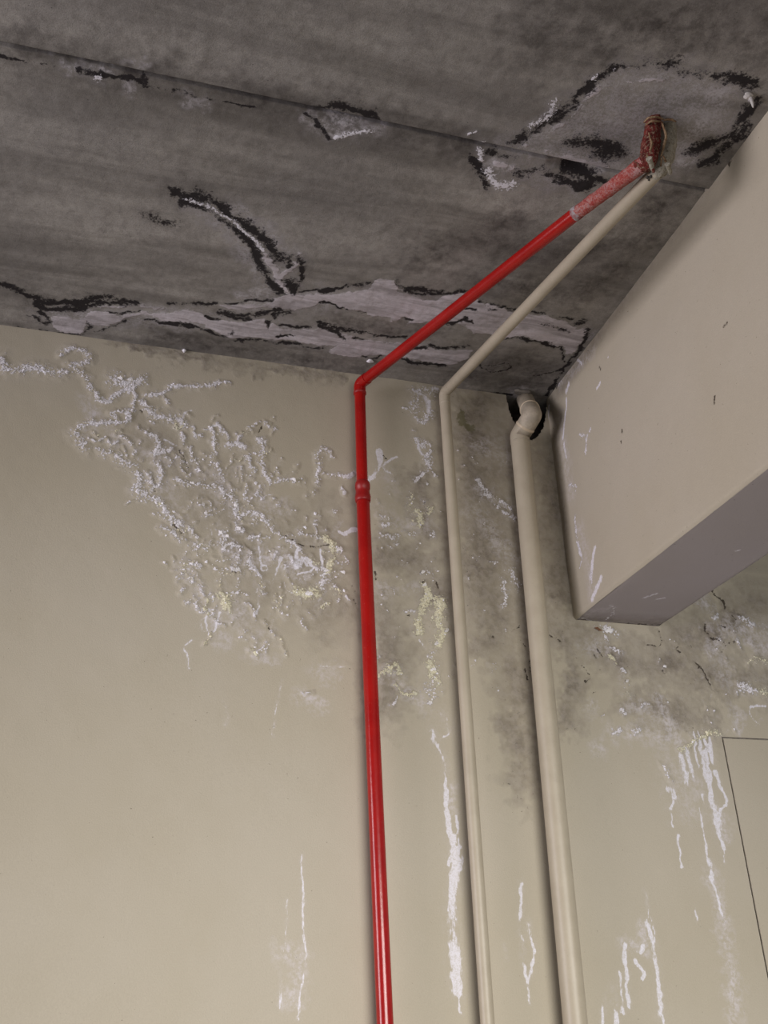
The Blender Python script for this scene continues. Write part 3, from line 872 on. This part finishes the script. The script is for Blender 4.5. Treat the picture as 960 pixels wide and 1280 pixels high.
def path_tube(name, pts, rad, mat, seg=20, fillet=0.0, fn=6, wob=0.0, cap=True, seed=0):
    """tube along a polyline with rounded bends; rad: number or list per point"""
    pts = [np.asarray(p, float) for p in pts]; rad = list(rad) if hasattr(rad, '__len__') else [rad]*len(pts)
    P, R = [pts[0]], [rad[0]]
    for i in range(1, len(pts)-1):
        a, b, c2 = pts[i-1], pts[i], pts[i+1]
        if fillet <= 0: P.append(b); R.append(rad[i]); continue
        d1 = (a-b)/np.linalg.norm(a-b); d2 = (c2-b)/np.linalg.norm(c2-b); t = min(fillet, .45*np.linalg.norm(a-b), .45*np.linalg.norm(c2-b))
        for k in range(fn+1):
            s_ = k/fn; P.append((1-s_)**2*(b+d1*t)+2*s_*(1-s_)*b+s_*s_*(b+d2*t)); R.append(rad[i])
    P.append(pts[-1]); R.append(rad[-1]); P = np.array(P); T = np.gradient(P, axis=0); T /= np.linalg.norm(T, axis=1)[:, None]
    N = np.cross(T[0], [.31, .52, .79]); N /= np.linalg.norm(N); v, f = [], []; rr = np.random.default_rng(seed)
    for i, (p, t, r) in enumerate(zip(P, T, R)):
        N = N-t*(N@t); N /= np.linalg.norm(N); B = np.cross(t, N)
        for k in range(seg):
            a = 6.283185*k/seg; q = r*(1+wob*(rr.random()-.5)); v.append(p+q*(math.cos(a)*N+math.sin(a)*B))
    n = len(P)
    for i in range(n-1):
        for k in range(seg): k2 = (k+1) % seg; f.append((i*seg+k, i*seg+k2, (i+1)*seg+k2, (i+1)*seg+k))
    if cap:
        m = len(v); v += v[:seg]+v[(n-1)*seg:n*seg]
        f.append(tuple(m+k for k in range(seg-1, -1, -1))); f.append(tuple(m+seg+k for k in range(seg)))
    o = link(name, mesh(name, v, f), mat); me = o.data
    if cap: me.polygons[-1].use_smooth = False; me.polygons[-2].use_smooth = False
    return o
# mortar crumbs stuck to the ceiling and the top of the wall
q = at_z(935, 118, H-.011)
lump('mortar_lump', (q[0], q[1], H-.016), .010, M_mortar, ceil, 2.0, 3, (1.3, .8, .8))
adopt(path_tube('mortar_drip', [(q[0]+.004, q[1], H-.018), (q[0]+.010, q[1]+.004, H-.034), (q[0]+.013, q[1]+.008, H-.050)], [.006, .0045, .002], M_mortar, 8), ceil)
q = at_y(230, 439, -.004); adopt(lump('mortar_lump', (q[0], -.006, q[2]), .0075, M_salt, None, 1.3), ceil)
q = at_z(463, 450, H); lump('mortar_lump', (q[0], q[1], H-.005), .010, M_salt, ceil, 3.1, 3, (1.2, .8, .6))
q = at_z(652, 489, H); lump('mortar_lump', (q[0], q[1], H-.002), .028, M_oldmortar, ceil, 5.1, 3, (1.1, .7, .35))

# ------------------------------------------------------------------ BEAM
BS = '''
r5 711,480 708,490
r3 708,498 708,512
r3 707,515 705,535 704,548
r3 705,555 708,572
r3 686,507 685,525
r3 684,535 682,548
w3 697,482 702,476
w4 737,538 732,548 733,560 732,568
w3 725,543 733,545
w2 711,607 722,606 720,614
w3 719,645 720,660 722,672
w4 722,676 727,695
r4 723,680 727,695
r5 744,685 741,700 739,722
r5 752,722 747,735 741,748
w3 739,715 741,730
w2 728,700 725,712
r2 750,478 746,486
r2 760,446
r2 722,450 728,455
h14 700,520 705,560 715,620
h12 725,660 735,700 740,740
h10 700,480 720,460 740,440
h8 880,225 905,205
h6 870,245 875,225
y3 765,385 775,375
y3 745,410 752,400
d2 749,459 750,461
d2 777,537 777,541
d1 776,552 776,554
d2 893,495 893,502
d1 904,408 908,404
d1 703,470 696,484
d2 900,210 915,200 912,206
d2 690,486 700,470 712,452
d2 720,436 740,412
g12 690,500 695,560 705,640 710,740
g16 700,490 760,400 860,260 940,160
'''
by = np.array(sorted(set(np.round(np.concatenate([[-6.2, -5, -4, -3, -2.5], np.arange(-2.2, .001, .006), [.0]]), 6))))
bz = np.arange(BZ, H+.012, .0062); bz[0] = BZ
BP = Paint(by, bz, ['w', 'y', 'h', 'r', 'd', 'g', 'm', 'b'], 33); bpaths = []
for ln in BS.strip().splitlines():
    a, *b = ln.split(); ch = a[0]; w = max(float(a[1:])*MM, .007)
    P = np.array([(lambda t: (t[1], t[2]))(at_x(*map(float, q.split(',')), BX0)) for q in b])
    if ch in 'wy': BP.stroke(ch, P, w*1.3, .9); bpaths.append((ch, P, w))
    elif ch == 'r': BP.stroke('r', P, w*1.3, 1, .5)
    elif ch == 'd': BP.stroke('d', P, max(w, .009), 1, .5)
    else: BP.stroke(ch, P, w*1.3, .8, 1.5)
U, V = BP.U, BP.V
bow = (fbm(U, V, .5, 120)-.5)*.010 + (fbm(U, V, .06, 125)-.5)*.002
# plaster thins out towards the corner with the wall and the soffit edge is rounded
near_wall = np.clip(1+U/.16, 0, 1); bow -= near_wall**2*.001
edge = np.clip(1-(V-BZ)/.014, 0, 1); arr = bow.copy()
xs = BX0 - arr + edge**2*.010
bm_face = grid_mesh('beam_side', by, bz, np.stack([xs, U, V], -1), None, {'salt': [BP.c['w'], BP.c['y'], BP.c['h'], BP.c['r']], 'dirt': [BP.c['d'], BP.c['g'], BP.c['m'], BP.c['b']]}, flip=True)
beam = empty('ceiling_beam', (BX0, 0, BZ)); tag(beam, 'deep beige painted concrete beam running out from the back wall under the ceiling', 'beam', 'structure')
adopt(link('beam_side', bm_face, M_wall), beam)
# soffit with its own small stains
sx = np.array(sorted(set(np.round(np.concatenate([np.arange(BX0+.010, BX1, .009), [BX1]]), 6)))); sy_ = by
SP = Paint(sx, sy_, ['w', 'y', 'h', 'r', 'd', 'g', 'm', 'b'], 43)
for ln in '''
w2 722,771 738,777 748,777
w3 758,775 766,768 768,762 764,755
h12 735,770 750,762 765,760
r2 806,747 820,741
r2 818,749 830,747
d2 715,774 760,779 825,781
r2 920,688 925,687
g26 715,772 770,775 830,778
'''.strip().splitlines():
    a, *b = ln.split(); P = np.array([at_z(*map(float, q.split(',')), BZ)[:2] for q in b]); SP.stroke(a[0], P, max(float(a[1:])*MM, .009)*1.2, .85, 1)
U, V = SP.U, SP.V
sz = BZ + (fbm(U, V, .4, 130)-.5)*.006 + np.clip(1-(BX1-U)/.012, 0, 1)**2*.008
sz[0, :] = BZ+.0005
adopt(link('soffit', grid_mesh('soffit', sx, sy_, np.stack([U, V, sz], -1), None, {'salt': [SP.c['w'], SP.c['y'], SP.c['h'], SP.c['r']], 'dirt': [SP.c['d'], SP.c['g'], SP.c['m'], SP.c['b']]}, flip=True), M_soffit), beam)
adopt(box('beam_core', (BX0+.016, -6.2, BZ+.012), (BX1, .0, H+.05), M_wall), beam)

# ------------------------------------------------------------------ FLOOR (below the picture)
tag(box('floor', (-14, -16, -.12), (9, .3, 0), M_floor), 'plain grey concrete floor', 'floor', 'structure')

# ------------------------------------------------------------------ PIPES
def ring(name, p, axis, prof, mat, seg=28):
    """lathe of (offset along axis, radius) round p"""
    ax = np.asarray(axis, float); ax /= np.linalg.norm(ax); N = np.cross(ax, [.3, .9, .2]); N /= np.linalg.norm(N); B = np.cross(ax, N); v, f = [], []
    for o_, r in prof:
        for k in range(seg): a = 6.283185*k/seg; v.append(np.asarray(p)+ax*o_+r*(math.cos(a)*N+math.sin(a)*B))
    for i in range(len(prof)-1):
        for k in range(seg): k2 = (k+1) % seg; f.append((i*seg+k, i*seg+k2, (i+1)*seg+k2, (i+1)*seg+k))
    o = link(name, mesh(name, v, f), mat, smooth=True); return o
def lerp(a, b, t): return np.asarray(a)+(np.asarray(b)-np.asarray(a))*t
def unit(a): a = np.asarray(a, float); return a/np.linalg.norm(a)
def to_floor(a, b): d = np.asarray(b)-np.asarray(a); return np.asarray(a)+d*((0-a[2])/d[2])

# --- red pipe
YR = -.055
rA = at_y(449.5, 480, YR); rC = at_y(453.3, 617, YR); rB = at_y(481.4, 1280, YR); rF = to_floor(rC, rB)
rr_u = width_at(at_y(451, 545, YR), 14.0)/2; rr_l = width_at(at_y(470, 1000, YR), 19.4)/2
zE = H-.150
rE = at_z(720, 267, H-.105); rG = at_z(811, 200, zE); rT = at_z(819, 140, H+.02)
red = empty('red_pipe', (rF[0], rF[1], 0)); tag(red, 'glossy red painted pipe climbing the wall and crossing the ceiling diagonally', 'pipe')
ax = unit(rC-rF); rc0 = rC-ax*.035; rc1 = rC+ax*.040
adopt(path_tube('lower_pipe', [rF, lerp(rF, rc0, .3), lerp(rF, rc0, .7), rc0], rr_l, M_red, 32), red)
cpl = adopt(ring('coupling', rc0, unit(rA-rC), [(0, rr_l*1.0), (0, rr_l*1.10), (.008, rr_l*1.17), (.022, rr_l*1.20), (.024, rr_l*1.14), (.030, rr_l*1.14), (.034, rr_l*1.05), (.052, rr_l*1.05), (.054, rr_l*1.13), (.070, rr_l*1.15), (.080, rr_l*1.06), (.086, rr_u*1.0)], M_redD), red)
eb = rA-unit(rA-rC)*.045; ed = unit(rE-rA); ee = rA+ed*.05
adopt(path_tube('upper_pipe', [rc1, lerp(rc1, eb, .5), eb], rr_u, M_red, 32), red)
elbow = adopt(path_tube('elbow', [eb, rA, ee], rr_u*1.10, M_red, 32, .042, 8), red)
sub = ring('elbow_collar', eb-unit(rA-rC)*.004, unit(rA-rC), [(0, rr_u), (.0015, rr_u*1.17), (.010, rr_u*1.17), (.013, rr_u*1.08)], M_redD); adopt(sub, elbow)
adopt(path_tube('ceiling_run', [ee, lerp(ee, rE, .5), rE], rr_u, M_red, 32), red)
sd_ = unit(rG-rE)
adopt(ring('torn_paint_edge', rE-sd_*.006, sd_, [(0, rr_u*1.0), (.001, rr_u*1.05), (.012, rr_u*1.05), (.022, rr_u*1.0)], M_primer, 20), red)
def rough_tube(name, pts, rads, mat, amp, seed, seg=28, rings=26):
    """lumpy wrapped pipe"""
    pts = np.array(pts); d = np.r_[0, np.cumsum(np.linalg.norm(np.diff(pts, axis=0), axis=1))]; tt = np.linspace(0, d[-1], rings)
    P = np.stack([np.interp(tt, d, pts[:, k]) for k in range(3)], 1)
    for _ in range(3): P[1:-1] = (P[:-2]+2*P[1:-1]+P[2:])/4
    R_ = np.interp(tt, d, rads); o = path_tube(name, P, R_, mat, seg); n = len(o.data.vertices); co = np.zeros(n*3); o.data.vertices.foreach_get('co', co); full = co.reshape(-1, 3); co = full[:rings*seg]
    i = np.repeat(np.arange(rings), seg); k = np.tile(np.arange(seg), rings); c_ = P[i]
    kk = np.minimum(k, seg-k)/seg*.12
    nz = 1+amp*2*(fbm(kk+.01*seed, tt[i], .014, seed)-.5)+amp*1.2*(fbm(kk, tt[i], .005, seed+9)-.5)
    full[:rings*seg] = c_+(co-c_)*nz[:, None]; full[rings*seg:rings*seg+seg] = full[:seg]; full[rings*seg+seg:] = full[(rings-1)*seg:rings*seg]; o.data.vertices.foreach_set('co', full.ravel()); o.data.update(); return o
adopt(rough_tube('stripped_section', [rE-sd_*.004, lerp(rE, rG, .5), rG-sd_*.01], [rr_u*.98, rr_u*1.0, rr_u*1.05], M_strip, .10, 3, rings=44), red)
rtop = lerp(rG, rT, 1.0)
bend = adopt(rough_tube('wrapped_bend', [rG-sd_*.035, rG, lerp(rG, rT, .25), lerp(rG, rT, .7), rtop], [rr_u*1.05, rr_u*1.2, rr_u*1.15, rr_u*1.05, rr_u*.95], M_wrapR, .22, 5, rings=34), red)
# --- thin beige pipe
YT = -.055
tA = at_y(555.3, 491, YT); tB = at_y(609.5, 1280, YT); tF = to_floor(tA, tB)
tr = width_at(at_y(568, 720, YT), 14.6)/2
tG = at_z(822, 214, H-.15); tT = at_z(836, 148, H+.02)
thin = empty('thin_beige_pipe', (tF[0], tF[1], 0)); tag(thin, 'thin beige painted pipe between the red pipe and the thick drainpipe', 'pipe')
ax = unit(tA-tF); eb = tA-ax*.05; ed = unit(tG-tA); ee = tA+ed*.055
adopt(path_tube('riser', [tF, lerp(tF, eb, .3), lerp(tF, eb, .7), eb], tr, M_pipe, 32), thin)
telb = adopt(path_tube('elbow', [eb, tA, ee], tr*1.03, M_pipe, 32, .05, 8), thin)
adopt(ring('elbow_collar', eb-ax*.006, ax, [(0, tr), (.002, tr*1.045), (.008, tr*1.045), (.012, tr*1.02)], M_pipe), telb)
adopt(path_tube('ceiling_run', [ee, lerp(ee, tG, .5), tG], tr, M_pipe, 32), thin)
tb = adopt(rough_tube('putty_wrapped_bend', [tG-ed*.012, tG+ed*.012, lerp(tG, tT, .28)+RT*.012, lerp(tG, tT, .65)+RT*.008, tT], [tr*1.0, tr*1.15, tr*1.35, tr*1.2, tr*.75], M_wrapG, .16, 8, rings=30), thin)
# hemp strands and dried drips on the wrapped ends
def strand(parent, pix, z, rad, mat, name):
    pts = [at_z(x, y, H-dz) for (x, y), dz in zip(pix, z)]; adopt(path_tube(name, pts, rad, mat, 8, .008, 4, .25, seed=len(pix)), parent)
F = .035
for pix, z in [(((805, 153), (811, 147), (821, 146), (829, 149)), (.03, .045, .045, .03)), (((807, 156), (815, 151), (826, 152)), (.04, .06, .05)),
               (((811, 166), (815, 180), (812, 190)), (.09, .13, .165)),
               (((827, 152), (833, 170), (829, 185), (826, 196)), (.05, .09, .12, .15)), (((808, 192), (812, 202), (815, 208)), (.17, .185, .19))]:
    strand(bend, pix, z, [.0022]+[.0034]*(len(pix)-2)+[.002], M_fibre, 'hemp_strand')
strand(bend, ((811, 198), (814, 205), (816, 214)), (.19, .192, .195), [.009, .007, .003], M_wrapG, 'dried_drip')
strand(bend, ((816, 210), (817, 215)), (.196, .198), [.0045, .004], M_wrapR, 'dried_drip')
for pix, z in [(((830, 150), (838, 149), (845, 152)), (.035, .03, .03)), (((829, 195), (833, 204), (836, 211)), (.17, .18, .185)), (((827, 198), (826, 208)), (.18, .185))]:
    strand(tb, pix, z, [.0022]+[.0032]*(len(pix)-2)+[.002], M_fibre, 'hemp_strand')
strand(tb, ((834, 205), (837, 213), (838, 218)), (.19, .19, .19), [.008, .006, .003], M_wrapG, 'dried_drip')
for p, d_ in (((809, 222), .0045), ((813, 221), .004), ((811, 225), .003)):
    q = at_z(*p, H-.165); adopt(lump('tar_spot', q, d_, M_dark, None, p[0]*.1, 2), thin)
# --- thick drain pipe
YD = -.062
dA = at_y(649.6, 546, YD); dB = at_y(719.3, 1280, YD); dF = to_floor(dA, dB)
dr = width_at(at_y(692, 1000, YD), 29.0)/2
drain = empty('drain_pipe', (dF[0], dF[1], 0)); tag(drain, 'thick beige drainpipe with an offset elbow going into a hole beside the beam', 'pipe')
ax = unit(dA-dF); top = dA+ax*.004
adopt(path_tube('riser', [dF, lerp(dF, dA, .3), lerp(dF, dA, .7), dA-ax*.012], dr*.97, M_pipe, 36), drain)
m1 = at_y(665.5, 519, YD-.075); m2 = at_y(653, 492, .06); d2 = unit(m1-top); d3 = unit(m2-m1)
e1 = adopt(path_tube('elbow', [dA-ax*.028, dA-ax*.01, top, lerp(top, m1, .5)], dr*1.0, M_pipe, 36, .03, 8), drain)
adopt(ring('socket_rim', dA-ax*.030, ax, [(0, dr*.97), (.001, dr*1.015), (.003, dr*1.015), (.004, dr*.99)], M_pipeold), e1)
q1 = lerp(top, m1, .38); adopt(ring('socket_rim', q1, d2, [(0, dr*.98), (.002, dr*1.06), (.009, dr*1.06), (.012, dr*.98)], M_rim), e1)
e2 = adopt(path_tube('elbow', [q1, lerp(top, m1, .75), m1, lerp(m1, m2, .25)], dr*1.0, M_pipeold, 36, .035, 8), drain)
q2 = lerp(m1, m2, .22); adopt(ring('socket_rim', q2, d3, [(0, dr*.98), (.002, dr*1.06), (.010, dr*1.06), (.013, dr*.98)], M_rim), e2)
adopt(path_tube('upper_pipe', [q2, m2, m2+d3*.02], dr*.93, M_pipeold, 36), drain)
